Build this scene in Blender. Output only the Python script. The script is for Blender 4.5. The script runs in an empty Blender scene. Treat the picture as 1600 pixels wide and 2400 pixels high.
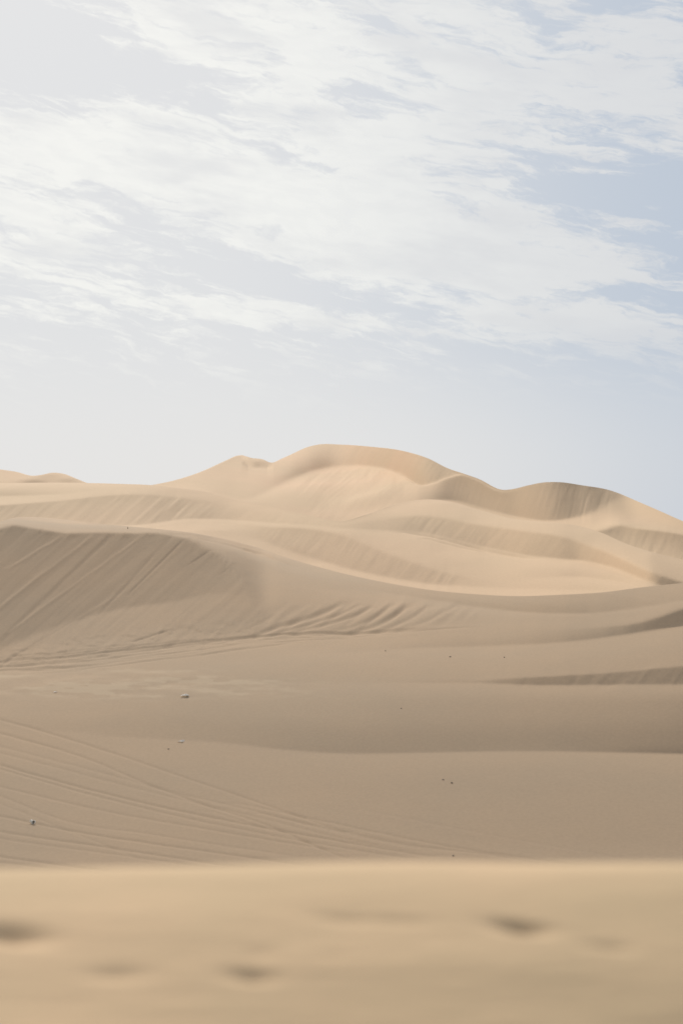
import bpy, bmesh, math, random
import numpy as np
from mathutils import Vector

R = math.radians
scene = bpy.context.scene
col = scene.collection

# ------------------------------------------------------------------ camera --
LENS, FPX, PITCH = 50.0, 2400 * 50 / 36.0, math.atan(70 / 3333.0)
cam_data = bpy.data.cameras.new("camera")
cam = bpy.data.objects.new("camera", cam_data)
col.objects.link(cam)
cam.location = (0, 0, 0)
cam.rotation_euler = (R(90) + PITCH, 0, 0)
cam_data.sensor_fit = 'VERTICAL'
cam_data.sensor_height = 36
cam_data.sensor_width = 24
cam_data.lens = LENS
cam_data.clip_start = 0.1
cam_data.clip_end = 20000
cam_data.dof.use_dof = True
cam_data.dof.focus_distance = 75
cam_data.dof.aperture_fstop = 1.05
cam_data.dof.aperture_ratio = 0.75
scene.camera = cam

SP, CP = math.sin(PITCH), math.cos(PITCH)


def eps(y):                      # downward tangent of the sight line at photo row y
    yc = -(np.asarray(y, float) - 1200) / FPX
    return -(SP + yc * CP) / (CP - yc * SP)


def xt(x, y):                    # sideways tangent at photo column x
    yc = -(np.asarray(y, float) - 1200) / FPX
    return ((np.asarray(x, float) - 800) / FPX) / (CP - yc * SP)


# ------------------------------------------------------------------- noise --
def vnoise(u, v, seed):
    rng = np.random.RandomState(seed)
    tab = rng.rand(256, 256) * 2 - 1
    iu, iv = np.floor(u).astype(int), np.floor(v).astype(int)
    fu, fv = u - iu, v - iv
    fu, fv = fu * fu * (3 - 2 * fu), fv * fv * (3 - 2 * fv)
    a, b = tab[iu % 256, iv % 256], tab[(iu + 1) % 256, iv % 256]
    c, d = tab[iu % 256, (iv + 1) % 256], tab[(iu + 1) % 256, (iv + 1) % 256]
    return (a * (1 - fu) + b * fu) * (1 - fv) + (c * (1 - fu) + d * fu) * fv


def streak(X, Y, ang, w, l, seed):
    """noise drawn out along a direction running down to the left at ang degrees"""
    s, c = math.sin(R(ang)), math.cos(R(ang))
    across, along = s * X + c * Y, -c * X + s * Y
    across = across + 0.5 * w * vnoise(along / (l * .6), across / (w * 6), seed + 7)
    return (vnoise(across / w, along / l, seed) + .5 * vnoise(across / (w * .45), along / (l * .6), seed + 1))


def curve(pts, X):
    """smooth curve through points, monotone cubic"""
    p = np.array(pts, float)
    xs, ys = p[:, 0], p[:, 1]
    d = np.diff(ys) / np.diff(xs)
    m = np.zeros(len(xs))
    m[0], m[-1] = d[0], d[-1]
    for i in range(1, len(xs) - 1):
        h0, h1 = xs[i] - xs[i - 1], xs[i + 1] - xs[i]
        m[i] = (d[i - 1] * h1 + d[i] * h0) / (h0 + h1)
    i = np.clip(np.searchsorted(xs, X) - 1, 0, len(xs) - 2)
    h = xs[i + 1] - xs[i]
    t = np.clip((X - xs[i]) / h, 0, 1)
    return ((2 * t**3 - 3 * t**2 + 1) * ys[i] + (t**3 - 2 * t**2 + t) * h * m[i]
            + (-2 * t**3 + 3 * t**2) * ys[i + 1] + (t**3 - t**2) * h * m[i + 1])


def val(v, X):
    if isinstance(v, (int, float)):
        return np.full(len(X), float(v))
    p = np.array(v, float)
    xf = np.arange(X[0] - 200, X[-1] + 200, 4.)      # eased, so that no angle changes abruptly sideways
    return np.interp(X, xf, smooth1(np.interp(xf, p[:, 0], p[:, 1]), 9))


def blur(A, s, axis):
    n = int(3 * s + 1)
    k = np.exp(-0.5 * (np.arange(-n, n + 1) / s) ** 2)
    k /= k.sum()
    pad = [(0, 0), (0, 0)]
    pad[axis] = (n, n)
    P = np.pad(A, pad, mode='edge')
    out = np.zeros_like(A)
    for j, w in enumerate(k):
        sl = [slice(None), slice(None)]
        sl[axis] = slice(j, j + A.shape[axis])
        out += w * P[tuple(sl)]
    return out


def smooth1(a, s):
    return blur(a[None, :], s, 1)[0]


class Layer:
    """One dune sheet.  curves run from its near foot to its crest; every curve has the
    photo row it follows and the uphill angle of the sand just below and just above it.
    The surface is the integral of those angles, so the sheet has its true depth."""

    def __init__(self, curves, r0, dx=2.5, rows=300, x0=-320, x1=1920, soft=(2.0, 2.0), lat=10, hp=16, wide=700):
        self.lat, self.hp = lat / dx, hp
        self.X = X = np.concatenate([np.arange(x0 - wide, x0 - 1, 12.), np.arange(x0, x1 + .1, dx), np.arange(x1 + 12, x1 + wide, 12.)])
        n = len(X)
        Ys, lo, hi = [], [], []
        for pts, below, above in curves:
            Ys.append(curve(pts, X) if not callable(pts) else pts(X))
            lo.append(val(below, X))
            hi.append(val(above, X))
        for i in range(len(Ys) - 2, -1, -1):           # keep order: crest fixed, the rest below it
            Ys[i] = np.maximum(Ys[i], Ys[i + 1] + 1.5)
        self.Yc = Ys
        t = np.linspace(0, 1, rows)
        self.Y = Y = Ys[0][None, :] + (Ys[-1] - Ys[0])[None, :] * t[:, None]
        self.XX = np.repeat(X[None, :], rows, 0)
        S = np.zeros_like(Y)
        for i in range(len(Ys) - 1):
            a, b = Ys[i][None, :], Ys[i + 1][None, :]
            f = np.clip((a - Y) / (a - b), 0, 1)
            f = f * f * (3 - 2 * f)
            m = (Y <= a) & (Y >= b)
            S = np.where(m, hi[i][None, :] * (1 - f) + lo[i + 1][None, :] * f, S)
        S = blur(S, soft[0], 1)
        dy = np.mean(np.abs(Ys[0] - Ys[-1])) / rows
        S = blur(S, max(soft[1] / dy, .3), 0)
        self.S = S
        self.r0 = r0(X) if callable(r0) else np.full(n, float(r0))
        self.base = S.copy()

    def between(self, i, j, soft=6):
        a, b = self.Yc[i][None, :], self.Yc[j][None, :]
        return np.clip((a - self.Y) / soft, 0, 1) * np.clip((self.Y - b) / soft, 0, 1)

    def xmask(self, a, b, soft=60):
        return np.clip((self.XX - a) / soft + .5, 0, 1) * np.clip((b - self.XX) / soft + .5, 0, 1)

    def blob(self, cx, cy, rx, ry, amp, ang=0):
        c, s = math.cos(R(ang)), math.sin(R(ang))
        u, v = self.XX - cx, self.Y - cy
        self.S += amp * np.exp(-((c * u + s * v) / rx) ** 2 - ((-s * u + c * v) / ry) ** 2)

    def stroke(self, pts, w, amp, light=0.5, off=1.6, fade=40, wob=0, seed=0):
        """a furrow: steeper on its upper side, flatter on the lower side"""
        p = np.array(pts, float)
        xs = self.X
        yc = curve(pts, xs) if len(p) > 2 else np.interp(xs, p[:, 0], p[:, 1])
        if wob:
            yc = yc + wob * vnoise(xs / 30.0, np.zeros_like(xs) + .5, seed)
        g = np.gradient(yc, xs)
        cw = np.sqrt(1 + g * g)
        m = np.clip((xs - p[0, 0]) / fade + .5, 0, 1) * np.clip((p[-1, 0] - xs) / fade + .5, 0, 1)
        d = (self.Y - yc[None, :]) / cw[None, :]
        self.S += m[None, :] * (amp * np.exp(-(d / w) ** 2) - light * amp * np.exp(-((d - off * w) / w) ** 2))

    def integrate(self):
        Y, S = self.Y, np.clip(self.base, -30, 38)
        E = eps(Y)
        T = np.tan(np.radians(S))
        rr = np.zeros_like(Y)
        rr[0] = self.r0
        for i in range(1, Y.shape[0]):
            ta = .5 * (T[i] + T[i - 1])
            den = np.maximum(E[i] + ta, .008)
            num = np.maximum(E[i - 1] + ta, den)
            rr[i] = rr[i - 1] * num / den
        # even out neighbouring columns at equal sight angle (1/distance is linear on a plane)
        yg = np.arange(Y.min() - 4, min(Y.max(), Y[0].min() + 400) + 4, 1.5)
        G = np.zeros((len(yg), Y.shape[1]))
        for j in range(Y.shape[1]):
            yy, q = Y[::-1, j], 1 / rr[::-1, j]
            G[:, j] = np.interp(yg, yy, q)
            k = 6
            s0 = (q[k] - q[0]) / (yy[k] - yy[0])
            lo_ = yg < yy[0]
            G[lo_, j] = np.maximum(q[0] + s0 * (yg[lo_] - yy[0]), q[0] * .6)
        G = blur(G, self.lat, 1)
        for j in range(Y.shape[1]):
            m_ = Y[:, j] <= yg[-1]
            rr[m_, j] = 1 / np.interp(Y[m_, j], yg, G[:, j])
        # fine relief: furrows, ruts and avalanche streaks as heights on the smooth dune
        det = np.tan(np.radians(np.clip(self.S - self.base, -30, 30)))
        dY = np.zeros_like(rr)
        dY[1:] = np.abs(np.diff(rr, axis=0))
        h = np.cumsum(det * dY, 0)
        dy = np.mean(np.abs(Y[0] - Y[-1])) / Y.shape[0]
        h = h - blur(h, self.hp / dy, 0)
        self.h = blur(h, .7, 1) * np.clip((Y - Y[-1][None, :]) / 3, 0, 1)
        self.r = rr
        return self

    def point(self, x, y):
        j = int(np.argmin(abs(self.X - x)))
        c = self.Y[:, j]
        i = int(np.argmin(abs(c - y)))
        rr = self.r[i, j]
        return Vector((float(xt(x, y)) * rr, rr, -float(eps(y)) * rr + self.h[i, j]))

    def mesh(self, name, mat, back, floor, dz=None, veneer=None):
        """back: list of (metres behind crest, drop) rows appended behind the crest"""
        rr, Y = self.r, self.Y
        P = np.stack([xt(self.XX, Y) * rr, rr, -eps(Y) * rr + self.h], -1)
        if dz is not None:
            P[..., 2] += dz
        crest = P[-1]
        slope = np.tan(np.radians(self.S[-1]))
        dirx = xt(self.X, Y[-1])
        rows = [P]
        for d, drop in back:
            q = crest.copy()
            q[:, 1] += d
            q[:, 0] += d * dirx
            q[:, 2] -= drop
            q[:, 2] = np.maximum(q[:, 2], floor)
            rows.append(q[None])
        P = np.concatenate(rows, 0)
        nr, nc = P.shape[:2]
        me = bpy.data.meshes.new(name)
        me.vertices.add(nr * nc)
        me.vertices.foreach_set("co", P.reshape(-1).astype(np.float32))
        ii = np.arange((nr - 1) * nc).reshape(nr - 1, nc)[:, :-1]
        q = np.stack([ii, ii + 1, ii + 1 + nc, ii + nc], -1).reshape(-1, 4)
        nf = len(q)
        me.loops.add(nf * 4)
        me.loops.foreach_set("vertex_index", q.reshape(-1).astype(np.int32))
        me.polygons.add(nf)
        me.polygons.foreach_set("loop_start", np.arange(0, nf * 4, 4, dtype=np.int32))
        me.polygons.foreach_set("use_smooth", np.ones(nf, dtype=bool))
        me.update(calc_edges=True)
        me.validate()
        me.materials.append(mat)
        if veneer is not None:
            at = me.attributes.new("veneer", 'FLOAT', 'POINT')
            full = np.zeros((nr, nc), np.float32)
            full[:veneer.shape[0]] = veneer
            at.data.foreach_set("value", full.reshape(-1))
        o = bpy.data.objects.new(name, me)
        col.objects.link(o)
        o["kind"] = "structure"
        return o


# --------------------------------------------------------------- materials --
def sand_material(name, c_lo, c_hi, patch_scale, bump_scale, bump):
    m = bpy.data.materials.new(name)
    m.use_nodes = True
    nt = m.node_tree
    N, L = nt.nodes, nt.links
    b = N["Principled BSDF"]
    b.inputs["Roughness"].default_value = .95
    b.inputs["Specular IOR Level"].default_value = .15
    tc = N.new("ShaderNodeTexCoord")
    n1 = N.new("ShaderNodeTexNoise")
    n1.inputs["Scale"].default_value = patch_scale
    n1.inputs["Detail"].default_value = 5
    n1.inputs["Roughness"].default_value = .6
    L.new(tc.outputs["Object"], n1.inputs["Vector"])
    cr = N.new("ShaderNodeValToRGB")
    cr.color_ramp.elements[0].position, cr.color_ramp.elements[1].position = .3, .7
    cr.color_ramp.elements[0].color, cr.color_ramp.elements[1].color = (*c_lo, 1), (*c_hi, 1)
    L.new(n1.outputs["Fac"], cr.inputs["Fac"])
    # grains of different minerals
    n2 = N.new("ShaderNodeTexNoise")
    n2.inputs["Scale"].default_value = bump_scale * 2.2
    n2.inputs["Detail"].default_value = 3
    L.new(tc.outputs["Object"], n2.inputs["Vector"])
    mr = N.new("ShaderNodeMapRange")
    mr.inputs["From Min"].default_value, mr.inputs["From Max"].default_value = .3, .7
    mr.inputs["To Min"].default_value, mr.inputs["To Max"].default_value = .965, 1.035
    L.new(n2.outputs["Fac"], mr.inputs["Value"])
    mx = N.new("ShaderNodeVectorMath")
    mx.operation = 'SCALE'
    L.new(cr.outputs["Color"], mx.inputs[0])
    L.new(mr.outputs["Result"], mx.inputs["Scale"])
    at = N.new("ShaderNodeAttribute")
    at.attribute_name = "veneer"
    vm = N.new("ShaderNodeMix")
    vm.data_type = 'RGBA'
    L.new(at.outputs["Fac"], vm.inputs[0])
    L.new(mx.outputs["Vector"], vm.inputs[6])
    vm.inputs[7].default_value = (.60, .455, .30, 1)
    L.new(vm.outputs[2], b.inputs["Base Color"])
    n3 = N.new("ShaderNodeTexNoise")
    n3.inputs["Scale"].default_value = bump_scale
    n3.inputs["Detail"].default_value = 4
    mp = N.new("ShaderNodeMapping")
    mp.inputs["Scale"].default_value = (.35, 1, 1)
    L.new(tc.outputs["Object"], mp.inputs["Vector"])
    L.new(mp.outputs["Vector"], n3.inputs["Vector"])
    bp = N.new("ShaderNodeBump")
    bp.inputs["Strength"].default_value = 1
    bp.inputs["Distance"].default_value = bump
    L.new(n3.outputs["Fac"], bp.inputs["Height"])
    L.new(bp.outputs["Normal"], b.inputs["Normal"])
    return m


SAND_NEAR = sand_material("near_sand", (.48, .355, .215), (.545, .385, .235), .9, 30, .002)
SAND_MID = sand_material("basin_sand", (.470, .346, .229), (.552, .380, .237), .06, 5, .0012)
SAND_FAR = sand_material("far_sand", (.51, .372, .234), (.572, .394, .253), .012, 2, .006)

# ============================================================ layer A: near --
topA = [(-320, 2040), (0, 2035), (400, 2028), (800, 2022), (1200, 2020), (1600, 2023), (1920, 2028)]
A = Layer([
    (lambda X: np.full(len(X), 3300.), 4, 4),
    (lambda X: np.full(len(X), 2400.), [(0, 13), (1600, 19)], [(0, 13), (1600, 19)]),
    (lambda X: np.full(len(X), 2200.), [(0, 10), (1600, 15)], [(0, 10), (1600, 15)]),
    (lambda X: curve(topA, X) + 40, [(0, 5), (1600, 9)], [(0, 5), (1600, 9)]),
    (lambda X: curve(topA, X) + 14, 2, 2),
    (topA, -9, -9)],
    r0=2.35, dx=5, rows=420, soft=(3, 6), wide=3200)
A.integrate()
dz = np.zeros_like(A.Y)


def dent(cx, cy, rx, ry, d, ang=0):
    c, s = math.cos(R(ang)), math.sin(R(ang))
    u, v = A.XX - cx, A.Y - cy
    g = np.exp(-((c * u + s * v) / rx) ** 2 - ((-s * u + c * v) / ry) ** 2)
    dz.__isub__(.34 * d * g)


dent(20, 2185, 95, 20, .10, 6)
dent(275, 2280, 70, 16, .035)
dent(590, 2285, 60, 14, .055, 3)
dent(610, 2235, 45, 14, .02)
dent(800, 2150, 70, 10, .028, 4)
dent(940, 2155, 70, 9, .022, 4)
dent(1215, 2170, 70, 13, .07, 8)
dent(1425, 2218, 60, 11, .028, 6)
dent(780, 2240, 40, 8, .012)
dz += .006 * vnoise(A.XX / 420, A.Y / 90, 5) + .0011 * vnoise(A.XX / 150, A.Y / 16, 6) + .0005 * vnoise(A.XX / 60, A.Y / 7, 7) * np.clip((3300 - A.Y) / 300, 0, 1)
A.mesh("sand_dune", SAND_NEAR, [(.2, .06), (.5, .18), (1, .4), (2, .95), (4, 2.2), (8, 4.8), (16, 9)], -9, dz)

# ============================================================= layer B: mid --
topB = [(-320, 1244), (-100, 1232), (0, 1223), (31, 1214), (77, 1212), (153, 1218), (230, 1227), (306, 1234), (383, 1241),
        (459, 1250), (536, 1265), (612, 1286), (663, 1304), (740, 1327), (800, 1343), (902, 1365), (1004, 1382),
        (1106, 1392), (1208, 1397), (1310, 1394), (1412, 1388), (1499, 1377), (1600, 1366), (1920, 1333)]
cH = [(-320, 1250), (0, 1232), (26, 1224), (66, 1226), (153, 1235), (306, 1243), (383, 1247), (459, 1260), (526, 1285),
      (560, 1297), (600, 1311), (700, 1345), (800, 1372), (902, 1390), (1004, 1405), (1106, 1421), (1208, 1433),
      (1310, 1438), (1412, 1436), (1514, 1423), (1600, 1408), (1920, 1365)]
cN = [(-320, 1262), (-100, 1250), (0, 1240), (26, 1233), (66, 1237), (112, 1245), (153, 1250), (204, 1249), (306, 1250), (383, 1251),
      (423, 1258), (459, 1268), (490, 1286), (526, 1306), (546, 1327), (566, 1357), (597, 1423), (618, 1466),
      (660, 1470), (800, 1462), (902, 1455), (1100, 1448), (1310, 1448), (1412, 1444), (1514, 1430), (1600, 1413), (1920, 1368)]
cQ = [(-320, 1580), (0, 1520), (100, 1482), (194, 1449), (326, 1420), (423, 1408), (500, 1390), (560, 1402), (600, 1446),
      (640, 1478), (714, 1472), (800, 1470), (902, 1464), (1100, 1455), (1310, 1454), (1412, 1448), (1514, 1434), (1600, 1415), (1920, 1371)]
cF = [(-320, 1590), (0, 1554), (153, 1543), (306, 1525), (459, 1508), (612, 1492), (714, 1484), (800, 1482), (902, 1476),
      (970, 1471), (1100, 1462), (1310, 1458), (1412, 1454), (1514, 1440), (1600, 1418), (1920, 1374)]
cI2 = [(-320, 1600), (0, 1572), (400, 1535), (700, 1506), (850, 1496), (1004, 1488), (1208, 1478), (1412, 1470), (1488, 1461),
       (1540, 1446), (1600, 1426), (1920, 1380)]
cI = [(-320, 1625), (0, 1596), (400, 1562), (700, 1537), (850, 1527), (1004, 1518), (1106, 1515), (1208, 1511), (1310, 1506),
      (1412, 1495), (1514, 1480), (1600, 1465), (1920, 1425)]
cJ = [(-320, 1660), (0, 1640), (400, 1606), (700, 1596), (1000, 1594), (1131, 1595), (1157, 1593), (1234, 1588), (1310, 1584),
      (1412, 1578), (1489, 1572), (1555, 1566), (1600, 1562), (1920, 1540)]
cK = [(-320, 1670), (0, 1650), (400, 1616), (700, 1604), (1000, 1600), (1131, 1600), (1208, 1604), (1310, 1606), (1412, 1605),
      (1600, 1604), (1920, 1604)]
cL3 = [(-320, 1690), (0, 1675), (400, 1665), (800, 1662), (1600, 1655), (1920, 1655)]
cL2 = [(-320, 1700), (0, 1690), (300, 1705), (510, 1716), (800, 1740), (1208, 1738), (1600, 1742), (1920, 1746)]
cL = [(-320, 1710), (0, 1703), (300, 1728), (510, 1740), (663, 1757), (800, 1766), (1004, 1764), (1208, 1761), (1412, 1763),
      (1600, 1767), (1920, 1770)]
B = Layer([
    (lambda X: np.full(len(X), 2900.), 1, 1),
    (lambda X: np.full(len(X), 2300.), 1, 1),
    (lambda X: np.full(len(X), 2060.), 1.5, 1.5),
    (lambda X: np.full(len(X), 1960.), [(0, 6), (1000, 9), (1600, 11)], [(0, 6), (1000, 9), (1600, 11)]),
    (lambda X: np.full(len(X), 1840.), [(0, 8), (800, 9), (1600, 10)], [(0, 8), (800, 9), (1600, 10)]),
    (cL, [(0, 9), (510, 8), (800, 5), (1600, 5)], [(0, 10), (510, 15), (663, 20), (800, 21), (1208, 21), (1412, 26), (1510, 36), (1600, 38)]),
    (cL2, [(0, 9), (510, 15), (800, 19), (1208, 22), (1600, 31)], [(0, 9), (510, 15), (800, 19), (1208, 22), (1600, 31)]),
    (cL3, [(0, 8), (400, 10), (800, 11), (1208, 15), (1600, 22)], [(0, 8), (400, 10), (800, 11), (1208, 15), (1600, 22)]),
    (cK, [(0, 7), (800, 6), (1131, 6), (1600, 7)], [(0, 7), (900, 8), (1131, 20), (1208, 34), (1600, 33)]),
    (cJ, [(0, 7), (900, 8), (1131, 16), (1208, 31), (1600, 32)], [(0, 7), (900, 9), (1131, 10), (1600, 12)]),
    (cI, [(0, 6), (800, 5), (1600, 6)], [(0, 6), (700, 6), (850, 7), (1004, 12), (1208, 17), (1412, 25), (1514, 36), (1600, 38)]),
    (cI2, [(0, 6), (700, 7), (1004, 9), (1208, 10), (1412, 17), (1488, 34), (1600, 38)], [(0, 7), (700, 8), (1004, 10), (1600, 11)]),
    (cF, [(0, 6), (600, 6), (1004, 8), (1600, 8)], [(0, 14), (300, 14), (560, 17), (700, 17), (902, 14), (1100, 9), (1600, 8)]),
    (cQ, [(0, 16), (300, 15), (560, 18), (700, 17), (902, 14), (1100, 9), (1600, 8)], [(0, 23), (420, 23), (560, 20), (620, 17), (902, 14), (1100, 9), (1600, 8)]),
    (cN, [(0, 25), (420, 25), (540, 22), (597, 20), (640, 18), (902, 15), (1100, 9), (1600, 8)], [(0, 3), (420, 4), (560, 12), (660, 17), (902, 14), (1100, 8), (1600, 8)]),
    (cH, [(0, 2.5), (420, 4), (600, 9), (800, 8), (902, 5), (1106, 3), (1600, 4)], [(0, 2.5), (420, 3), (600, 4), (800, 7), (902, 9), (1004, 13), (1208, 21), (1310, 22), (1412, 19), (1600, 13)]),
    (topB, [(0, 2.5), (420, 2.5), (600, 3), (800, 4), (1004, 7), (1208, 9), (1600, 9)], 0)],
    r0=16.2, dx=2.0, rows=1150, soft=(1.6, 1.8))

I_F, I_Q, I_N, I_K, I_J, I_TOP = 12, 13, 14, 8, 9, 16
X_, Y_ = B.XX, B.Y
# avalanche streaks on the slip face
mk = B.between(I_F, I_N, 5) * B.xmask(-600, 590, 60)
B.S += mk * (1.2 * streak(X_, Y_, 38, 12, 300, 11) + 1.7 * streak(X_, Y_, 42, 4.5, 160, 12))
B.S += B.between(I_N, I_TOP, 4) * .8 * streak(X_, Y_, 170, 5, 160, 13)
for (a, b, w, am, sd) in [((430, 1262), (300, 1392), 3, 12, 1), ((492, 1288), (440, 1322), 2.5, 12, 2), ((545, 1320), (515, 1345), 3, 9, 3),
                          ((215, 1255), (0, 1420), 6, -7, 4), ((150, 1252), (20, 1330), 5, -8, 5), ((260, 1252), (0, 1500), 7, 6, 6),
                          ((330, 1256), (20, 1480), 5, -6, 7), ((180, 1449), (0, 1558), 4, 9, 8), ((360, 1300), (230, 1440), 5, 6, 9),
                          ((398, 1476), (310, 1503), 3, 15, 10), ((270, 1395), (60, 1520), 5, -5, 11)]:
    pts = sorted([a, b])
    B.stroke(pts, w * .6, am, .5, 1.6, 30, 2, sd)
# brink of the slip face: small notches just under the edge
nb = np.exp(-((Y_ - B.Yc[I_N][None, :] - 7) / 6) ** 2) * B.xmask(-320, 560)
B.S += nb * 5 * streak(X_, Y_, 40, 9, 60, 15)
# broken crust beside the crest
for i, (pts, w, am) in enumerate([([(571, 1285), (600, 1292), (622, 1299), (646, 1313)], 1.0, 7), ([(584, 1292), (606, 1300), (628, 1307)], 1.0, 5),
                                  ([(596, 1292), (618, 1302), (640, 1311)], 1.0, 5)]):
    B.stroke(pts, w, am, .5, 2, 10, 1.5, 30 + i)
B.stroke([(459, 1257), (536, 1275), (612, 1297), (690, 1326)], 1.6, 4, .6, 1.6, 40)
B.stroke([(383, 1249), (459, 1254), (536, 1270), (612, 1291)], 1.4, 3, .6, 1.6, 40)
# flutes fanning from the foot of the right flank
for i, (pts, w, am) in enumerate([
        ([(596, 1488), (640, 1470), (700, 1452), (760, 1430), (800, 1412)], 9, 17), ([(640, 1486), (720, 1462), (790, 1440), (840, 1415)], 6, 12),
        ([(700, 1478), (760, 1462), (830, 1440), (868, 1420)], 7, 14), ([(790, 1476), (840, 1462), (880, 1440), (912, 1415)], 8, 12),
        ([(820, 1480), (880, 1462), (920, 1440), (950, 1416)], 9, 17), ([(880, 1478), (925, 1464), (970, 1440), (1000, 1418)], 8, 10),
        ([(930, 1476), (985, 1458), (1040, 1430), (1070, 1415)], 8, 6), ([(560, 1480), (600, 1462), (640, 1440)], 6, 6)]):
    B.stroke(pts, w * .5, am * .65, .75, 1.9, 45, 1.5, 40 + i)
mk = B.between(I_F, 15, 12) * B.xmask(600, 1080, 120) * np.clip((Y_ - 1405) / 25, 0, 1)
B.S += mk * 4 * streak(X_, Y_, 38, 11, 120, 17)
# wheel ruts along the foot of the slip face
for i, (dy, w, am, a, b) in enumerate([(-9, 2.5, 10, -200, 330), (-4, 3, 15, -320, 480), (0, 2.6, 16, -320, 820), (4, 2.4, 13, 60, 900), (9, 2.2, 11, 160, 960),
                                       (14, 2.2, 9, 250, 900), (20, 2, 6, 100, 700), (-14, 2.4, 9, 80, 300), (27, 2, 5, 50, 480), (7, 2, 9, -320, 200)]):
    pts = [(x, y + dy * (1 - .35 * (x > 600))) for x, y in cF if a - 150 <= x <= b + 150]
    pts = [p for p in pts]
    if len(pts) < 3:
        pts = [(a, float(curve(cF, np.array([a]))[0]) + dy), ((a + b) / 2, float(curve(cF, np.array([(a + b) / 2]))[0]) + dy), (b, float(curve(cF, np.array([b]))[0]) + dy)]
    B.stroke(pts, w * .7, am, .6, 1.6, 80, 1.6, 60 + i)
rng_ = random.Random(8)
for i in range(26):
    a_ = rng_.uniform(-300, 620)
    b_ = a_ + rng_.uniform(160, 420)
    o_ = rng_.uniform(-10, 30)
    xs_ = np.linspace(a_, b_, 6)
    ys_ = curve(cF, xs_) + o_ * np.clip(1.2 - np.abs(xs_ - 450) / 900, .35, 1) + rng_.uniform(-6, 6) * np.linspace(0, 1, 6)
    B.stroke(list(zip(xs_, ys_)), rng_.uniform(1.1, 1.7), rng_.uniform(5, 12), .6, 1.6, 60, 1.2, 400 + i)
cfy = B.Yc[I_F][None, :]
mk = np.exp(-((Y_ - cfy + 22) / 26) ** 2) * B.xmask(-320, 620, 120)
lump = vnoise(X_ / 16, Y_ / 5, 71) + .6 * vnoise(X_ / 7, Y_ / 3, 72)
B.S += mk * np.clip(lump - .25, 0, 2) * 11
mk = np.exp(-((Y_ - 1600) / 40) ** 2) * B.xmask(-100, 520, 200)
B.S -= mk * np.clip(vnoise(X_ / 70, Y_ / 9, 73) + .4 * vnoise(X_ / 20, Y_ / 5, 74), -.1, 1) * 6
# tyre tracks over the basin
TR = [[(-320, 1600), (0, 1683), (204, 1742), (408, 1811), (612, 1880), (800, 1946)],
      [(-320, 1640), (0, 1716), (204, 1775), (357, 1839), (485, 1885), (638, 1936), (800, 2007)],
      [(-320, 1672), (0, 1747), (255, 1813), (408, 1854), (561, 1890), (800, 1950), (1000, 1990)],
      [(-320, 1690), (0, 1762), (255, 1828), (420, 1870), (600, 1912), (800, 1962), (950, 1992)],
      [(-320, 1706), (0, 1790), (204, 1846), (408, 1895), (612, 1936), (800, 1970), (1000, 2004)],
      [(-320, 1716), (0, 1799), (204, 1857), (408, 1908), (612, 1950), (800, 1984), (950, 2008)],
      [(-320, 1770), (0, 1841), (255, 1900), (459, 1936), (663, 1971), (800, 1994)],
      [(-320, 1740), (0, 1862), (153, 1920), (357, 1953), (560, 1985), (700, 2005)],
      [(-320, 1850), (0, 1910), (204, 1951), (408, 1982), (663, 2017), (760, 2030)],
      [(-320, 1880), (0, 1946), (255, 1984), (459, 2015), (560, 2030)],
      [(-320, 1900), (0, 1962), (255, 1998), (400, 2018), (500, 2032)],
      [(-320, 1950), (0, 2005), (204, 2032), (300, 2044)],
      [(-320, 1962), (0, 2018), (150, 2036), (250, 2050)],
      [(560, 1880), (800, 1931), (1055, 1982), (1259, 2012), (1350, 2024)],
      [(620, 1905), (800, 1946), (953, 1977), (1157, 2002), (1260, 2020)],
      [(850, 1895), (1055, 1936), (1361, 1992), (1500, 2015)],
      [(500, 1900), (700, 1965), (820, 2012)], [(-200, 1800), (0, 1880), (200, 1960), (330, 2010)]]
WT = [1, 1, .6, .6, 1.3, .9, .9, .7, 1.3, 1.3, .8, 1.4, .8, .9, 1, .35, .6, .5]
for i, (pts, k) in enumerate(zip(TR, WT)):
    B.stroke(pts, 2.4, 9 * k, 1.0, 1.7, 140, .6, 80 + i)
# fine cross-combing on the small slip face at the right
B.S += B.between(I_K, I_J, 3) * B.xmask(1200, 2000) * 4.5 * streak(X_, Y_, 50, 9, 60, 18)
B.blob(1480, 1585, 60, 8, -6, -25)
B.S += B.xmask(900, 2000, 200) * B.between(15, 16, 4) * 1.6 * streak(X_, Y_, 172, 6, 200, 19)
# gentle large unevenness everywhere
B.S += 1.0 * vnoise(X_ / 180, Y_ / 30, 22) + .5 * vnoise(X_ / 60, Y_ / 9, 23)
B.integrate()
ven = np.zeros_like(B.Y)
for (cx, cy, rx, ry, w_) in [(150, 1615, 110, 14, .8), (260, 1606, 120, 10, .8), (300, 1628, 110, 12, .5), (480, 1598, 170, 7, .7), (430, 1588, 90, 5, .6),
                             (20, 1583, 60, 6, .6), (560, 1620, 160, 16, .35), (330, 1572, 140, 6, .4)]:
    ven += w_ * np.exp(-((B.XX - cx) / rx) ** 2 - ((B.Y - cy) / ry) ** 2)
ven = np.clip(ven * (.55 + 1.3 * vnoise(B.XX / 40, B.Y / 6, 91) + .5 * vnoise(B.XX / 12, B.Y / 3, 92)), 0, .5)
B.mesh("sand_dune", SAND_MID, [(.5, .03), (1, .08), (3, .4), (6, 1.3), (12, 4), (25, 11), (40, 20)], -12, None, ven)

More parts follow.
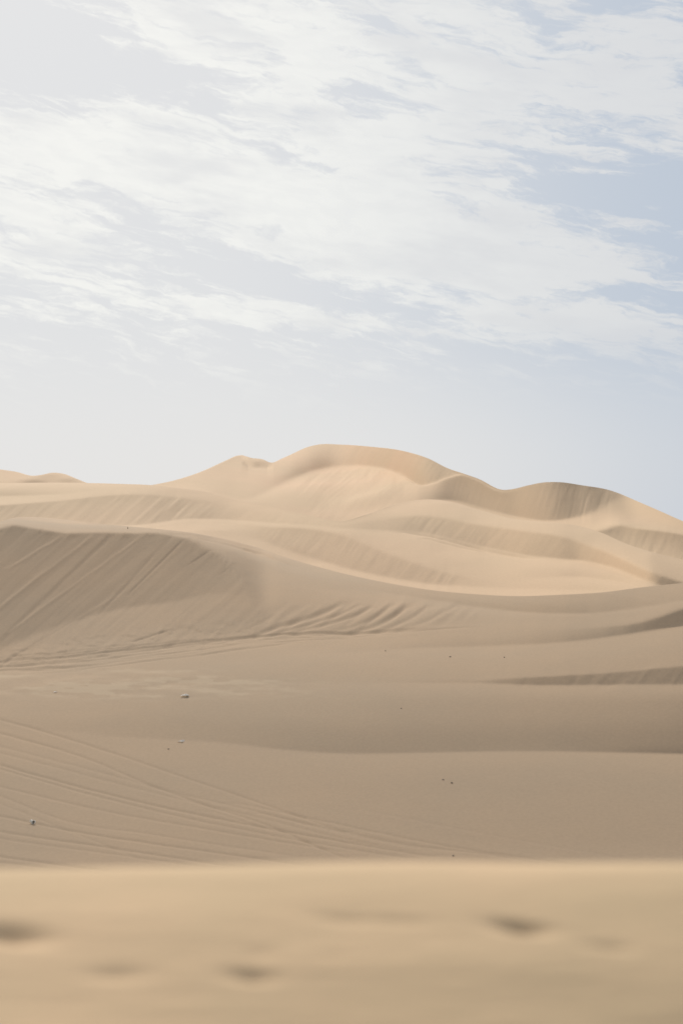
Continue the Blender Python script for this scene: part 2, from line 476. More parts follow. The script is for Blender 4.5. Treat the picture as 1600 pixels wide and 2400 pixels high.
# ========================================================= layer C: ridges --
topC = [(-320, 1135), (0, 1132), (204, 1132), (281, 1134), (357, 1137), (408, 1142), (485, 1153), (561, 1173), (638, 1190),
        (714, 1205), (800, 1221), (860, 1205), (928, 1181), (1019, 1171), (1065, 1178), (1126, 1196), (1208, 1217),
        (1285, 1224), (1351, 1232), (1412, 1250), (1463, 1273), (1514, 1290), (1600, 1312), (1920, 1385)]
cR3 = [(-320, 1160), (0, 1163), (100, 1160), (180, 1155), (250, 1148), (350, 1146), (408, 1149), (485, 1160), (561, 1180),
       (638, 1196), (714, 1211), (800, 1227), (860, 1212), (928, 1190), (1019, 1178), (1065, 1185), (1126, 1202), (1208, 1223),
       (1285, 1230), (1351, 1240), (1412, 1258), (1463, 1282), (1514, 1300), (1600, 1322), (1920, 1395)]
cR2 = [(-320, 1184), (0, 1184), (150, 1172), (250, 1162), (350, 1160), (450, 1170), (550, 1188), (638, 1204), (714, 1217), (800, 1231),
       (860, 1223), (902, 1217), (984, 1209), (1045, 1214), (1106, 1228), (1234, 1245), (1310, 1256), (1402, 1286), (1463, 1311),
       (1514, 1335), (1560, 1352), (1600, 1364), (1920, 1440)]
cD = [(-320, 1222), (0, 1225), (250, 1232), (332, 1230), (434, 1217), (561, 1219), (640, 1226), (714, 1230), (800, 1238),
      (902, 1243), (984, 1250), (1106, 1278), (1223, 1301), (1310, 1310), (1371, 1316), (1433, 1332), (1484, 1352), (1535, 1371),
      (1600, 1390), (1920, 1470)]
cF1 = [(-320, 1232), (0, 1234), (332, 1240), (434, 1228), (561, 1227), (622, 1235), (714, 1239), (800, 1253), (902, 1294), (1004, 1330),
       (1086, 1351), (1150, 1359), (1250, 1354), (1361, 1352), (1412, 1357), (1463, 1366), (1499, 1376), (1600, 1400), (1920, 1480)]
cF2 = [(-320, 1245), (0, 1244), (434, 1244), (561, 1250), (620, 1270), (663, 1288), (740, 1312), (800, 1330), (902, 1352), (1004, 1368), (1086, 1374),
       (1150, 1377), (1300, 1381), (1412, 1384), (1499, 1390), (1600, 1410), (1920, 1490)]
baseC = lambda X: curve(topB, X) + 30
btop_r = smooth1(B.r[-1], 60)
C = Layer([
    (lambda X: np.maximum(baseC(X), curve(cF2, X) + 10), 6, 6),
    (cF2, 8, [(0, 6), (560, 6), (622, 17), (800, 21), (1004, 21), (1086, 16), (1150, 12), (1600, 12)]),
    (cF1, [(0, 6), (560, 6), (622, 15), (714, 18), (1004, 20), (1086, 15), (1150, 11), (1280, 9), (1360, 4), (1600, 4)], [(0, 7), (560, 7), (714, 10), (902, 10), (1150, 10), (1340, 12), (1420, 16), (1600, 16)]),
    (cD, [(0, 6), (434, 5), (640, 5), (800, 7), (984, 6), (1223, 4), (1371, 3), (1600, 4)], [(0, 15), (434, 13), (561, 12), (714, 11), (902, 11), (984, 16), (1106, 22), (1310, 28), (1433, 32), (1600, 34)]),
    (cR2, [(0, 17), (250, 15), (450, 12), (714, 10), (902, 11), (984, 15), (1106, 20), (1310, 25), (1433, 29), (1600, 31)], [(0, 6), (250, 8), (450, 10), (714, 10), (902, 9), (984, 8), (1234, 8), (1402, 9), (1600, 9)]),
    (cR3, [(0, 7), (250, 7), (450, 8), (714, 10), (1019, 5), (1600, 6)], [(0, 15), (100, 12), (250, 7), (450, 8), (714, 10), (1019, 4), (1600, 5)]),
    (topC, [(0, 5), (204, 5), (450, 7), (714, 10), (860, 11), (1019, 4), (1285, 4), (1600, 5)], 0)],
    r0=lambda X: np.interp(X, B.X, btop_r) * 1.5 + 35, dx=1.7, rows=300, soft=(1.8, 1.6))
X_, Y_ = C.XX, C.Y
C.S += C.between(3, 4, 6) * C.xmask(-600, 480, 120) * 2.2 * streak(X_, Y_, 42, 7, 80, 101)
C.S += C.between(3, 4, 8) * C.xmask(380, 800, 100) * 1.2 * streak(X_, Y_, 40, 9, 70, 102)
C.S += C.between(1, 2, 6) * C.xmask(610, 1110, 60) * 1.5 * streak(X_, Y_, 48, 4, 50, 103)
C.S += C.between(3, 4, 5) * C.xmask(960, 2000, 80) * 1.7 * streak(X_, Y_, 50, 4, 50, 104)
C.blob(714, 1302, 34, 14, 9, 20)
for i, pts in enumerate([[(950, 1246), (1004, 1256), (1106, 1280), (1223, 1304)], [(1004, 1262), (1106, 1286), (1223, 1308)], [(1040, 1262), (1150, 1291), (1250, 1307)]]):
    C.stroke(pts, 1.8, 7, .8, 1.7, 50, 1, 110 + i)
C.blob(1480, 1345, 60, 14, 3, 22)
C.S += .9 * vnoise(X_ / 140, Y_ / 22, 105) + .5 * vnoise(X_ / 40, Y_ / 9, 106)
C.integrate()
C.mesh("sand_dune", SAND_FAR, [(1.5, .03), (4, .3), (8, 1.5), (16, 5), (30, 12), (60, 25)], -14)

# ====================================================== layer D: main dune --
topD = [(-320, 1240), (200, 1165), (355, 1137), (400, 1128), (470, 1106), (530, 1079), (556, 1068), (568, 1067), (585, 1073), (610, 1076), (638, 1084), (660, 1075),
        (680, 1066), (720, 1048), (745, 1042), (800, 1042), (870, 1047), (940, 1056), (1004, 1075), (1050, 1098), (1086, 1110), (1120, 1122),
        (1178, 1148), (1195, 1147), (1239, 1137), (1270, 1131), (1310, 1130), (1361, 1137), (1428, 1149), (1500, 1178), (1600, 1222), (1920, 1360)]
cA = [(-320, 1250), (200, 1175), (400, 1143), (485, 1152), (540, 1168), (582, 1171), (650, 1140), (700, 1115), (755, 1098), (800, 1092), (866, 1093),
      (922, 1105), (953, 1122), (984, 1136), (1014, 1132), (1045, 1121), (1086, 1113), (1126, 1128), (1157, 1146), (1178, 1152),
      (1239, 1141), (1310, 1134), (1361, 1141), (1428, 1153), (1500, 1182), (1600, 1226), (1920, 1364)]
cS1 = [(-320, 1260), (200, 1195), (485, 1162), (561, 1182), (638, 1199), (714, 1214), (800, 1228), (860, 1212), (928, 1188), (1019, 1172), (1040, 1171), (1126, 1192),
       (1208, 1211), (1285, 1220), (1336, 1215), (1402, 1194), (1440, 1172), (1462, 1166), (1500, 1188), (1600, 1232), (1920, 1370)]
cS0 = [(-320, 1275), (200, 1210), (485, 1175), (638, 1215), (800, 1240), (928, 1200), (1019, 1185), (1126, 1208), (1285, 1236), (1390, 1246), (1417, 1240), (1433, 1233),
       (1500, 1240), (1600, 1253), (1920, 1376)]
ctop_r = smooth1(C.r[-1], 70)
D = Layer([
    (lambda X: np.maximum(curve(topC, X) + 28, curve(cS0, X) + 20), 10, 10),
    (cS0, [(1300, 10), (1433, 26), (1600, 27)], [(1300, 10), (1433, 5), (1600, 4)]),
    (cS1, [(0, 9), (900, 10), (1285, 8), (1336, 9), (1458, 12), (1600, 14)], [(0, 9), (700, 9), (900, 10), (985, 11), (1030, 24), (1126, 30), (1285, 31), (1340, 25), (1420, 14), (1520, 13), (1600, 13)]),
    (cA, [(0, 7), (650, 5), (800, 5), (922, 6), (984, 6), (1020, 12), (1045, 26), (1086, 30), (1126, 32), (1300, 27), (1400, 15), (1520, 13), (1600, 13)],
     [(0, 7), (560, 7), (650, 8), (740, 12), (820, 20), (1000, 25), (1086, 12), (1178, 24), (1300, 27), (1400, 15), (1520, 13), (1600, 13)]),
    (topD, [(0, 6), (470, 7), (568, 7), (640, 6), (700, 6), (760, 10), (860, 18), (1000, 22), (1060, 14), (1120, 14), (1178, 24), (1239, 29), (1300, 27), (1400, 15), (1520, 13), (1600, 13)], 0)],
    r0=lambda X: np.interp(X, C.X, ctop_r) * 1.3 + 50, dx=1.7, rows=260, soft=(1.6, 1.4))
X_, Y_ = D.XX, D.Y
D.S += D.between(3, 4, 5) * D.xmask(800, 1080, 80) * 2.2 * streak(X_, Y_, 52, 4, 50, 201)
D.S += D.between(2, 3, 5) * D.xmask(700, 980, 60) * .5 * streak(X_, Y_, 40, 5, 50, 202)
D.S += D.between(2, 3, 5) * D.xmask(1070, 1440, 60) * 1.2 * streak(X_, Y_, 72, 5, 40, 203)
D.S += D.between(0, 1, 5) * D.xmask(1440, 2000, 60) * 1.4 * streak(X_, Y_, 60, 4, 30, 204)
D.stroke([(574, 1081), (592, 1087), (612, 1087), (634, 1088)], 4, 6, .3, 1.8, 14)
# rounded lit rim along the top of the right-hand bowl and the little saddle crest
rim = np.exp(-((Y_ - D.Yc[3][None, :]) / 5) ** 2) * D.xmask(960, 1180, 40)
D.S -= rim * 14
# lit rib running down between the bowl and the face at the left
D.stroke([(917, 1140), (860, 1160), (800, 1172)][::-1], 12, -4, .6, 2.0, 60)
D.S += .9 * vnoise(X_ / 130, Y_ / 25, 205) + .4 * vnoise(X_ / 40, Y_ / 9, 206)
D.integrate()
D.mesh("sand_dune", SAND_FAR, [(2, .05), (5, .5), (10, 2), (20, 7), (40, 18), (90, 45)], -16)

# ====================================================== layer E: far left --
topE = [(-320, 1070), (-100, 1088), (0, 1100), (40, 1106), (77, 1115), (97, 1113), (122, 1108), (148, 1110), (180, 1122), (205, 1132), (260, 1142), (400, 1165)]
cE1 = [(-320, 1112), (0, 1130), (55, 1131), (90, 1117), (122, 1112), (148, 1115), (180, 1126), (205, 1136), (260, 1146), (400, 1172)]
E_ = Layer([
    (lambda X: np.maximum(np.full(len(X), 1165.), curve(topE, X) + 25), 8, 8),
    (cE1, [(-320, 10), (60, 14), (100, 18), (150, 10), (400, 10)], [(-320, 12), (60, 9), (100, 8), (400, 8)]),
    (topE, 10, 0)], r0=420, dx=4, rows=90, x0=-320, x1=400, soft=(1.5, 1.5))
E_.blob(75, 1130, 35, 4, 12)
E_.blob(165, 1127, 25, 4, 9)
E_.integrate()
E_.mesh("sand_dune", SAND_FAR, [(3, .2), (8, 1.5), (20, 7), (60, 24)], -16)

# --------------------------------------------------- ground to the horizon --
me = bpy.data.meshes.new("desert_ground")
bm = bmesh.new()
for k in range(96):
    a0, a1 = 2 * math.pi * k / 96, 2 * math.pi * (k + 1) / 96
    rs = [0, 30, 120, 500, 2000, 8000]
    for q0, q1 in zip(rs[:-1], rs[1:]):
        vs = [bm.verts.new((q * math.cos(a), q * math.sin(a), -10.5 - .4 * math.sin(q * .03 + a * 5))) for q, a in ((q0, a0), (q1, a0), (q1, a1), (q0, a1))]
        bm.faces.new(vs)
bmesh.ops.remove_doubles(bm, verts=bm.verts, dist=.01)
bmesh.ops.recalc_face_normals(bm, faces=bm.faces)
bm.to_mesh(me)
bm.free()
me.materials.append(SAND_FAR)
for l_ in (A, B, C, D, E_):
    print("LAYER", l_.r[0, ::120].round(1), l_.r[-1, ::120].round(1))
g = bpy.data.objects.new("desert_ground", me)
col.objects.link(g)
g["kind"] = "structure"

# ------------------------------------------------------------------ litter --
def plain_mat(name, c, rough=.6):
    m = bpy.data.materials.new(name)
    m.use_nodes = True
    nt = m.node_tree
    b = nt.nodes["Principled BSDF"]
    b.inputs["Roughness"].default_value = rough
    n = nt.nodes.new("ShaderNodeTexNoise")
    n.inputs["Scale"].default_value = 25
    r = nt.nodes.new("ShaderNodeValToRGB")
    r.color_ramp.elements[0].color = (*[q * .75 for q in c], 1)
    r.color_ramp.elements[1].color = (*c, 1)
    r.color_ramp.elements[0].position, r.color_ramp.elements[1].position = .35, .65
    nt.links.new(n.outputs["Fac"], r.inputs["Fac"])
    nt.links.new(r.outputs["Color"], b.inputs["Base Color"])
    return m


WHITE = plain_mat("white_paper", (.82, .81, .78))
PLASTIC = plain_mat("pale_plastic", (.85, .86, .82), .35)
DARK = plain_mat("dark_stone", (.38, .30, .225), .9)
INNER = plain_mat("dark_fold_and_mouth_shade", (.30, .27, .22), .8)  # tone of the dark fold, also of the shade painted inside the cup
for m in (WHITE, PLASTIC):                       # thin sheets let some light through
    nt = m.node_tree
    tr = nt.nodes.new("ShaderNodeBsdfTranslucent")
    tr.inputs["Color"].default_value = (.9, .89, .85, 1)
    mxs = nt.nodes.new("ShaderNodeMixShader")
    mxs.inputs[0].default_value = .6
    nt.links.new(nt.nodes["Principled BSDF"].outputs[0], mxs.inputs[1])
    nt.links.new(tr.outputs[0], mxs.inputs[2])
    nt.links.new(mxs.outputs[0], nt.nodes["Material Output"].inputs["Surface"])


def tag(o, label, cat, group=None):
    o["label"], o["category"] = label, cat
    if group:
        o["group"] = group
    return o


def link_bm(name, bm, mat, parent=None, smooth=False):
    me = bpy.data.meshes.new(name)
    bmesh.ops.recalc_face_normals(bm, faces=bm.faces)
    bm.to_mesh(me)
    bm.free()
    me.materials.append(mat)
    for p in me.polygons:
        p.use_smooth = smooth
    o = bpy.data.objects.new(name, me)
    col.objects.link(o)
    o.parent = parent
    return o


def crumple(w, d, h, seed, nx=9, ny=6):
    """a sheet folded up into a crumpled heap, a thin sheet"""
    rng = random.Random(seed)
    bm = bmesh.new()
    g = []
    for i in range(nx):
        row = []
        for j in range(ny):
            u, v = i / (nx - 1) - .5, j / (ny - 1) - .5
            z = h * (1 - (2 * abs(u)) ** 1.6) * (1 - .6 * (2 * abs(v)) ** 2) * rng.uniform(.45, 1.1) + .004
            row.append(bm.verts.new((u * w + rng.uniform(-.06, .06) * w, v * d + rng.uniform(-.08, .08) * d, max(z, .0))))
        g.append(row)
    for i in range(nx - 1):
        for j in range(ny - 1):
            a, b, c, e = g[i][j], g[i + 1][j], g[i + 1][j + 1], g[i][j + 1]
            if rng.random() < .5:
                bm.faces.new((a, b, c)); bm.faces.new((a, c, e))
            else:
                bm.faces.new((a, b, e)); bm.faces.new((b, c, e))
    return bm


def pebble(w, d, h, seed):
    rng = random.Random(seed)
    bm = bmesh.new()
    bmesh.ops.create_icosphere(bm, subdivisions=2, radius=1)
    ax = [Vector((rng.gauss(0, 1), rng.gauss(0, 1), rng.gauss(0, 1))).normalized() for _ in range(7)]
    for v in bm.verts:
        k = 1
        for a in ax:
            t = v.co.normalized().dot(a)
            if t > .62:
                k = min(k, .62 / t + .12)
        v.co *= k * rng.uniform(.96, 1.04)
        v.co = Vector((v.co.x * w / 2, v.co.y * d / 2, v.co.z * h * .6 + h * .25))
    return bm


def place(o, layer, x, y, sink=0., rz=0.):
    p = layer.point(x, y)
    o.location = p + Vector((0, 0, -sink))
    o.rotation_euler = (0, 0, rz)
    return o, p.y / FPX


# crumpled cup lying in the tyre tracks
p = B.point(75, 1930)
k = p.y / FPX
cup = bpy.data.objects.new("paper_cup", None)
col.objects.link(cup)
cup.location = p
bm = bmesh.new()
rng = random.Random(3)
rings, seg = [], 18
for i in range(7):
    t = i / 6
    rad = (3.4 + 1.7 * t) * k * (1 - .12 * math.sin(t * 7))
    ring = []
    for j in range(seg):
        a = 2 * math.pi * j / seg
        dent_ = 1 - .22 * max(0, math.cos(a - 1.9)) * math.exp(-((t - .5) / .3) ** 2) + rng.uniform(-.03, .03)
        ring.append(bm.verts.new((rad * math.cos(a) * dent_, rad * math.sin(a) * dent_, t * 12 * k)))
    rings.append(ring)
for i in range(6):
    for j in range(seg):
        bm.faces.new((rings[i][j], rings[i][(j + 1) % seg], rings[i + 1][(j + 1) % seg], rings[i + 1][j]))
bm.faces.new(rings[0])
body = link_bm("cup_wall", bm, PLASTIC, cup)
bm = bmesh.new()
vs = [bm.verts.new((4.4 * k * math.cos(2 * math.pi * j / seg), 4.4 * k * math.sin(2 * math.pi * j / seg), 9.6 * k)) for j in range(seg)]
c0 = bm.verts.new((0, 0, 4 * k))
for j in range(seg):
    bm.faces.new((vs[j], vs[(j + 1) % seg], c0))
mouth_shade = link_bm("cup_mouth_shade", bm, INNER, cup)  # dark cone: shade of the cup's open mouth, put in as colour
for o in (body, mouth_shade):
    o.rotation_euler = (R(98), 0, R(48))
    o.location = (-3 * k, 5 * k, 5.6 * k)
tag(cup, "crumpled pale cup lying in the tyre tracks at lower left", "litter")

# white paper with a dark fold
p = B.point(435, 1630)
k = p.y / FPX
bag = bpy.data.objects.new("crumpled_paper", None)
col.objects.link(bag)
bag.location = p
link_bm("paper_sheet", crumple(17 * k, 46 * k, 2.6 * k, 4), WHITE, bag)
s = link_bm("paper_fold", crumple(7 * k, 9 * k, 2.2 * k, 9), INNER, bag)
s.location = (6 * k, -20 * k, 0)
tag(bag, "brightest white crumpled paper with a dark fold on the flat sand", "litter")

o = link_bm("plastic_scrap", crumple(12 * k, 24 * k, 2.4 * k, 14), PLASTIC)
place(o, B, 427, 1737, 0, R(-20))
tag(o, "small pale plastic scrap halfway between white paper and tyre tracks", "litter")
o = link_bm("paper_scrap", crumple(8 * k, 18 * k, 1.6 * k, 19), WHITE)
place(o, B, 130, 1622, 0, R(15))
tag(o, "tiny whitish paper scrap near the pale patch below the slip face", "litter")

for (x, y, w, h, lab) in [
        (395, 1756, 7, 3.2, "tiny brown stone just below the pale plastic scrap"),
        (1038, 1828, 8, 4, "left stone of the close pair in the right basin"),
        (1058, 1835, 8, 4, "right stone of the close pair in the right basin"),
        (1061, 2006, 7, 4, "small dark stone close behind the near dune's crest"),
        (940, 1661, 6, 3.6, "lone small stone above the long soft valley shadow"),
        (903, 1526, 4, 3, "tiny stone below the foot of the fluted sand"),
        (1054, 1540, 8, 2.6, "flat greyish stone left of the dark sand hollow"),
        (1181, 1541, 4, 3, "tiny stone above the left tip of the dark slip face"),
        (300, 1240, 3, 6, "tiny upright stone on the crest of the left dune")]:
    p = B.point(x, y)
    k = p.y / FPX
    o = link_bm("stone", pebble(w * k * .75, w * k * .6, h * k * .85, int(x)), DARK, None, True)
    o.location = p
    tag(o, lab, "stone", "small dark stones scattered on the sand")

# --------------------------------------------------------------------- sky --
SUN_AZ, SUN_EL = -16, 33          # degrees; azimuth from straight ahead, positive to the right
w = bpy.data.worlds.new("World")
scene.world = w
w.use_nodes = True
nt = w.node_tree
N, L = nt.nodes, nt.links
N.clear()


def math_n(op, a, b=None, c=None, clamp=False):
    n = N.new("ShaderNodeMath")
    n.operation = op
    n.use_clamp = clamp
    for i, v in enumerate((a, b, c)):
        if v is None:
            continue
        if isinstance(v, (int, float)):
            n.inputs[i].default_value = v
        else:
            L.new(v, n.inputs[i])
    return n.outputs[0]


def smooth_n(v, lo, hi, tmin=0, tmax=1):
    n = N.new("ShaderNodeMapRange")
    n.interpolation_type = 'SMOOTHSTEP'
    L.new(v, n.inputs["Value"])
    n.inputs["From Min"].default_value, n.inputs["From Max"].default_value = lo, hi
    n.inputs["To Min"].default_value, n.inputs["To Max"].default_value = tmin, tmax
    return n.outputs["Result"]


def comb(x, y, z=0.):
    n = N.new("ShaderNodeCombineXYZ")
    for i, v in enumerate((x, y, z)):
        if isinstance(v, (int, float)):
            n.inputs[i].default_value = v
        else:
            L.new(v, n.inputs[i])
    return n.outputs[0]


def noise_n(vec, scale, detail, rough=.55, dist=0.):
    n = N.new("ShaderNodeTexNoise")
    L.new(vec, n.inputs["Vector"])
    n.inputs["Scale"].default_value = scale
    n.inputs["Detail"].default_value = detail
    n.inputs["Roughness"].default_value = rough
    n.inputs["Distortion"].default_value = dist
    return n


def mix_c(f, a, b):
    n = N.new("ShaderNodeMix")
    n.data_type = 'RGBA'
    for s, v in ((n.inputs[0], f), (n.inputs[6], a), (n.inputs[7], b)):
        if isinstance(v, tuple):
            s.default_value = (*v, 1)
        elif isinstance(v, (int, float)):
            s.default_value = v
        else:
            L.new(v, s)
    return n.outputs[2]


tc = N.new("ShaderNodeTexCoord")
sx = N.new("ShaderNodeSeparateXYZ")
L.new(tc.outputs["Generated"], sx.inputs[0])
dx_, dy_, dz_ = sx.outputs
az = math_n('ARCTAN2', dx_, dy_)                                   # radians right of straight ahead
hor = math_n('SQRT', math_n('ADD', math_n('MULTIPLY', dx_, dx_), math_n('MULTIPLY', dy_, dy_)))
te = math_n('DIVIDE', dz_, math_n('MAXIMUM', hor, .05))             # tangent of elevation
u0 = math_n('MULTIPLY_ADD', az, 3.333, .8)                         # in thousandths of photo width units
v0 = math_n('SUBTRACT', 1.27, math_n('MULTIPLY', te, 3.333))
uv0 = comb(u0, v0)


def rot_scaled(vec, ang, sx_, sy_):
    m = N.new("ShaderNodeMapping")
    m.vector_type = 'TEXTURE'
    L.new(vec, m.inputs["Vector"])
    m.inputs["Rotation"].default_value = (0, 0, R(ang))
    m.inputs["Scale"].default_value = (sx_, sy_, 1)
    return m.outputs[0]


wn = noise_n(rot_scaled(uv0, 12, .26, .10), 1, 5, .6)
ws = N.new("ShaderNodeSeparateColor")
L.new(wn.outputs["Color"], ws.inputs[0])
u1 = math_n('ADD', u0, math_n('MULTIPLY', math_n('SUBTRACT', ws.outputs[0], .5), .22))
v1 = math_n('ADD', v0, math_n('MULTIPLY', math_n('SUBTRACT', ws.outputs[1], .5), .075))
uv1 = comb(u1, v1)

BL = [(.10, .37, .50, .13, 10, .62), (.62, .42, .50, .17, 14, .62), (.95, .50, .45, .20, 10, .45), (1.22, .64, .52, .14, 8, .62),
      (.55, .10, .38, .13, 14, .55), (1.15, .16, .62, .22, 6, .55), (.92, .30, .22, .10, 0, .35), (.10, .51, .26, .06, 10, .40), (.05, .60, .16, .05, 14, .35),
      (.68, .745, .46, .03, 4, .50), (.26, .69, .34, .04, 8, .32), (1.40, .78, .40, .06, 8, .42), (1.57, .37, .15, .05, 10, .25),
      (1.55, .56, .12, .018, 14, .5), (1.45, .42, .10, .02, 12, .35), (1.52, .90, .15, .018, 8, .3), (1.5, .25, .3, .12, 8, .2),
      (.30, .58, .30, .03, 8, .22), (.15, .03, .10, .02, 5, .3), (1.56, .975, .10, .012, 6, .3),
      (.06, .12, .30, .17, 0, -.55), (.42, .205, .20, .06, 12, -.55), (.87, .225, .13, .055, 8, -.75), (.42, .325, .12, .03, 20, -.45),
      (1.44, .45, .24, .06, 0, -.6), (1.57, .56, .11, .10, 0, -.6), (.25, .62, .5, .10, 8, .12), (.25, .2, .3, .1, 5, .08), (1.09, .49, .12, .022, 14, -.45), (.70, .36, .16, .028, 20, -.4),
      (1.45, .33, .13, .05, 15, -.4), (1.42, .69, .17, .032, 8, -.6), (.62, .645, .42, .05, 9, -.5), (.26, .485, .36, .025, 9, -.35),
      (.57, .11, .13, .04, 14, -.5), (.87, .06, .10, .035, 10, -.35), (1.43, .01, .12, .03, 10, -.5), (1.15, .70, .3, .02, 5, -.25)]
acc = None
for (cx, cy, rx, ry, an, wt) in BL:
    m = N.new("ShaderNodeMapping")
    m.vector_type = 'TEXTURE'
    L.new(uv1, m.inputs["Vector"])
    m.inputs["Location"].default_value = (cx, cy, 0)
    m.inputs["Rotation"].default_value = (0, 0, R(an))
    m.inputs["Scale"].default_value = (rx * 1.25, ry * 1.25, 1)
    gdt = N.new("ShaderNodeTexGradient")
    gdt.gradient_type = 'SPHERICAL'
    L.new(m.outputs[0], gdt.inputs[0])
    acc = math_n('MULTIPLY_ADD', gdt.outputs["Fac"], wt * 1.3, acc if acc is not None else 0.)
fine = noise_n(rot_scaled(uv1, 13, .27, .06), 1, 10, .7, .15)
big = noise_n(rot_scaled(uv0, 9, .34, .10), 1, 5, .55)
rip = noise_n(rot_scaled(uv1, 10, .085, .026), 1, 7, .6, .2)
streaky = noise_n(rot_scaled(uv1, 14, .22, .013), 1, 6, .65)
# broken cloud elsewhere overhead, outside the banks described above
away = smooth_n(v0, -.3, .0, .2, 0)
side = math_n('MULTIPLY', smooth_n(math_n('ABSOLUTE', math_n('SUBTRACT', u0, .8)), .9, 1.3, 0, .2), smooth_n(v0, .85, .6, 0, 1))
dens = math_n('ADD', acc, math_n('MAXIMUM', away, side))
dens = math_n('ADD', dens, math_n('MULTIPLY', math_n('SUBTRACT', fine.outputs["Fac"], .5), 2.9))
dens = math_n('ADD', dens, math_n('MULTIPLY', math_n('SUBTRACT', rip.outputs["Fac"], .5), 1.3))
dens = math_n('ADD', dens, math_n('MULTIPLY', math_n('SUBTRACT', streaky.outputs["Fac"], .5), 1.3))
dens = math_n('ADD', dens, math_n('MULTIPLY', math_n('SUBTRACT', big.outputs["Fac"], .5), .3))
cover = smooth_n(dens, -.1, .58)
low = smooth_n(v0, 1.0, .72, .0, 1)
cover = math_n('MULTIPLY', cover, low, clamp=True)
thick = smooth_n(dens, .3, 1.1)

sky = N.new("ShaderNodeTexSky")
sky.sky_type = 'NISHITA'
sky.sun_disc = False
sky.sun_elevation = R(SUN_EL)
sky.sun_rotation = R(SUN_AZ)
sky.air_density, sky.dust_density, sky.ozone_density = 1.0, 2.0, 1.0
bg_sky = N.new("ShaderNodeBackground")
bg_sky.inputs["Strength"].default_value = .09
L.new(sky.outputs[0], bg_sky.inputs["Color"])

# thin high veil: whiter towards the sun
sd = Vector((math.sin(R(SUN_AZ)) * math.cos(R(SUN_EL)), math.cos(R(SUN_AZ)) * math.cos(R(SUN_EL)), math.sin(R(SUN_EL))))
dot = N.new("ShaderNodeVectorMath")
dot.operation = 'DOT_PRODUCT'
L.new(tc.outputs["Generated"], dot.inputs[0])
dot.inputs[1].default_value = sd
near_sun = smooth_n(u0, 1.75, .45)
veil_c = mix_c(near_sun, (.365, .412, .478), (.515, .526, .54))
hz = math_n('MULTIPLY', smooth_n(v0, .7, 1.1), smooth_n(u0, 1.75, .75, .42, 1))
veil_c = mix_c(math_n('MULTIPLY', hz, .85), veil_c, (.54, .543, .548))
cloud_c = mix_c(smooth_n(u0, 1.6, .5), (.51, .52, .53), (.625, .63, .612))
cloud_c = mix_c(math_n('MULTIPLY', smooth_n(big.outputs["Fac"], .45, .68), .45), cloud_c, (.47, .48, .50))
cloud_c = mix_c(math_n('MULTIPLY', smooth_n(rip.outputs["Fac"], .62, .38), .16), cloud_c, (.49, .50, .515))
bg_veil = N.new("ShaderNodeBackground")
L.new(mix_c(cover, veil_c, cloud_c), bg_veil.inputs["Color"])
bg_veil.inputs["Strength"].default_value = 1.0
mixs = N.new("ShaderNodeMixShader")
# the veil thins out overhead and behind, where the plain blue sky shows
front = smooth_n(dot.outputs["Value"], .35, .66, .1, .97)
L.new(math_n('MAXIMUM', front, math_n('MULTIPLY', cover, .95)), mixs.inputs[0])
L.new(bg_sky.outputs[0], mixs.inputs[1])
L.new(bg_veil.outputs[0], mixs.inputs[2])
out = N.new("ShaderNodeOutputWorld")
L.new(mixs.outputs[0], out.inputs["Surface"])

sl = bpy.data.lights.new("sun", 'SUN')
sl.energy = 3.3
sl.angle = R(1.2)
sl.color = (1, .95, .87)
so = bpy.data.objects.new("sun", sl)
col.objects.link(so)
so.rotation_euler = sd.to_track_quat('Z', 'Y').to_euler()

# ------------------------------------------- a cloud drifting before the sun --
def cloud(name, cx, cy, hx, hy, alt, thick_, seed):
    """ragged lens of cloud; cx, cy: the place on the sand that its shade falls on"""
    k_ = alt / sd.z
    nx, ny = 150, 90
    gx, gy = np.meshgrid(np.linspace(-1.25, 1.25, nx), np.linspace(-1.25, 1.25, ny))
    wob_ = .10 * vnoise(gx * 3, gy * 3, seed) + .05 * vnoise(gx * 9, gy * 9, seed + 1)
    rad = (np.abs(gx) ** 4 + np.abs(gy) ** 4) ** .25 + wob_
    t_ = np.clip((1.08 - rad) / .35, 0, 1) ** .5
    up_ = thick_ * t_ * (.7 + .35 * vnoise(gx * 6, gy * 6, seed + 2) + .2 * vnoise(gx * 15, gy * 15, seed + 3))
    dn_ = -.35 * thick_ * t_ * (1 + .3 * vnoise(gx * 7, gy * 7, seed + 4))
    bm = bmesh.new()
    keep = rad < 1.08
    top_, bot_ = {}, {}
    for j in range(ny):
        for i in range(nx):
            top_[i, j] = bm.verts.new((gx[j, i] * hx, gy[j, i] * hy, up_[j, i]))
            bot_[i, j] = bm.verts.new((gx[j, i] * hx, gy[j, i] * hy, dn_[j, i]))
    for j in range(ny - 1):
        for i in range(nx - 1):
            if keep[j:j + 2, i:i + 2].all():
                q = [(i, j), (i + 1, j), (i + 1, j + 1), (i, j + 1)]
                bm.faces.new([top_[c] for c in q])
                bm.faces.new([bot_[c] for c in q[::-1]])
    bmesh.ops.delete(bm, geom=[v for v in bm.verts if not v.link_faces], context='VERTS')
    rim_ = [e for e in bm.edges if len(e.link_faces) == 1]
    bmesh.ops.remove_doubles(bm, verts=list({v for e in rim_ for v in e.verts}), dist=.5)
    o = link_bm(name, bm, CLOUD, None, True)
    o.location = Vector((cx, cy, -4)) + sd * k_
    o["kind"] = "structure"
    return o


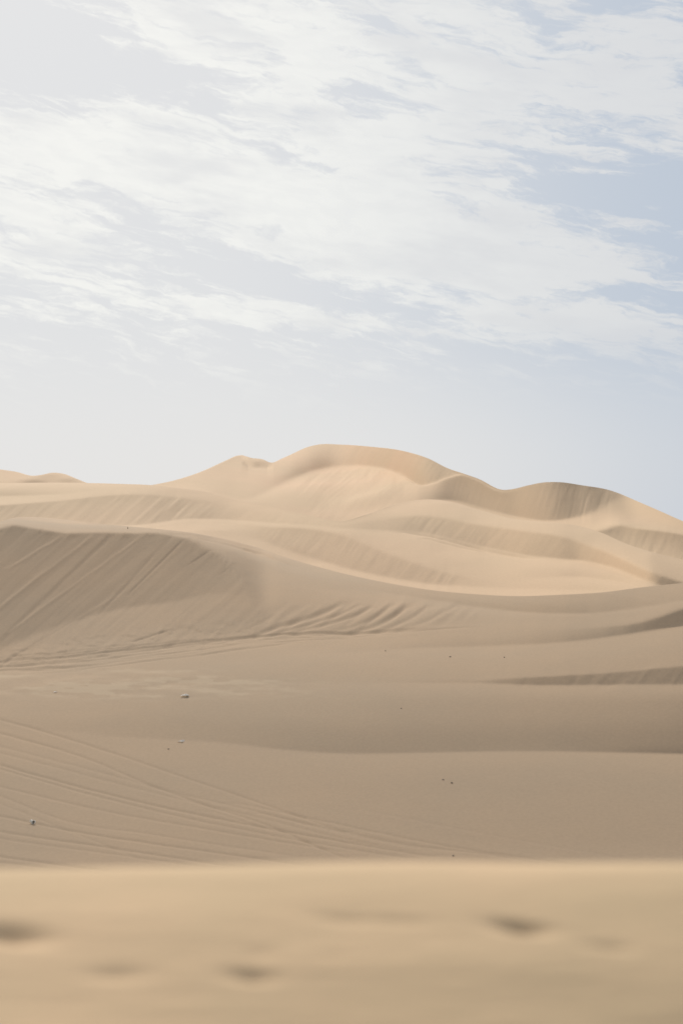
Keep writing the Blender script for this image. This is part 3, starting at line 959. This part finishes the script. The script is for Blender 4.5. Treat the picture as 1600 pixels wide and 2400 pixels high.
CLOUD = bpy.data.materials.new("cloud_vapour")
CLOUD.use_nodes = True
ct = CLOUD.node_tree
ct.nodes.clear()
c_o = ct.nodes.new("ShaderNodeOutputMaterial")
c_t = ct.nodes.new("ShaderNodeBsdfTransparent")
c_d = ct.nodes.new("ShaderNodeBsdfTranslucent")
c_d.inputs["Color"].default_value = (.9, .9, .9, 1)
c_m = ct.nodes.new("ShaderNodeMixShader")
c_n = ct.nodes.new("ShaderNodeTexNoise")
c_n.inputs["Scale"].default_value = .02
c_c = ct.nodes.new("ShaderNodeTexCoord")
ct.links.new(c_c.outputs["Object"], c_n.inputs["Vector"])
c_r = ct.nodes.new("ShaderNodeMapRange")
ct.links.new(c_n.outputs["Fac"], c_r.inputs["Value"])
c_r.inputs["From Min"].default_value, c_r.inputs["From Max"].default_value = .3, .7
c_r.inputs["To Min"].default_value, c_r.inputs["To Max"].default_value = -.04, .04
c_x = ct.nodes.new("ShaderNodeSeparateXYZ")
ct.links.new(c_c.outputs["Object"], c_x.inputs[0])
c_g = ct.nodes.new("ShaderNodeMapRange")          # the cloud thins towards its far edge
ct.links.new(c_x.outputs["Y"], c_g.inputs["Value"])
c_g.inputs["From Min"].default_value, c_g.inputs["From Max"].default_value = -22, 42
c_g.inputs["To Min"].default_value, c_g.inputs["To Max"].default_value = .41, .0
c_a = ct.nodes.new("ShaderNodeMath")
ct.links.new(c_g.outputs["Result"], c_a.inputs[0])
ct.links.new(c_r.outputs["Result"], c_a.inputs[1])
ct.links.new(c_a.outputs[0], c_m.inputs[0])
ct.links.new(c_t.outputs[0], c_m.inputs[1])
ct.links.new(c_d.outputs[0], c_m.inputs[2])
ct.links.new(c_m.outputs[0], c_o.inputs["Surface"])
cloud("cloud", 0, 57, 120, 42, 260, 7, 301)

# ------------------------------------------------------------------ output --
vs_ = scene.view_settings
vs_.view_transform, vs_.look, vs_.gamma = 'Standard', 'None', 1
vs_.use_curve_mapping = False
vs_.exposure = .46
scene.render.engine = 'CYCLES'
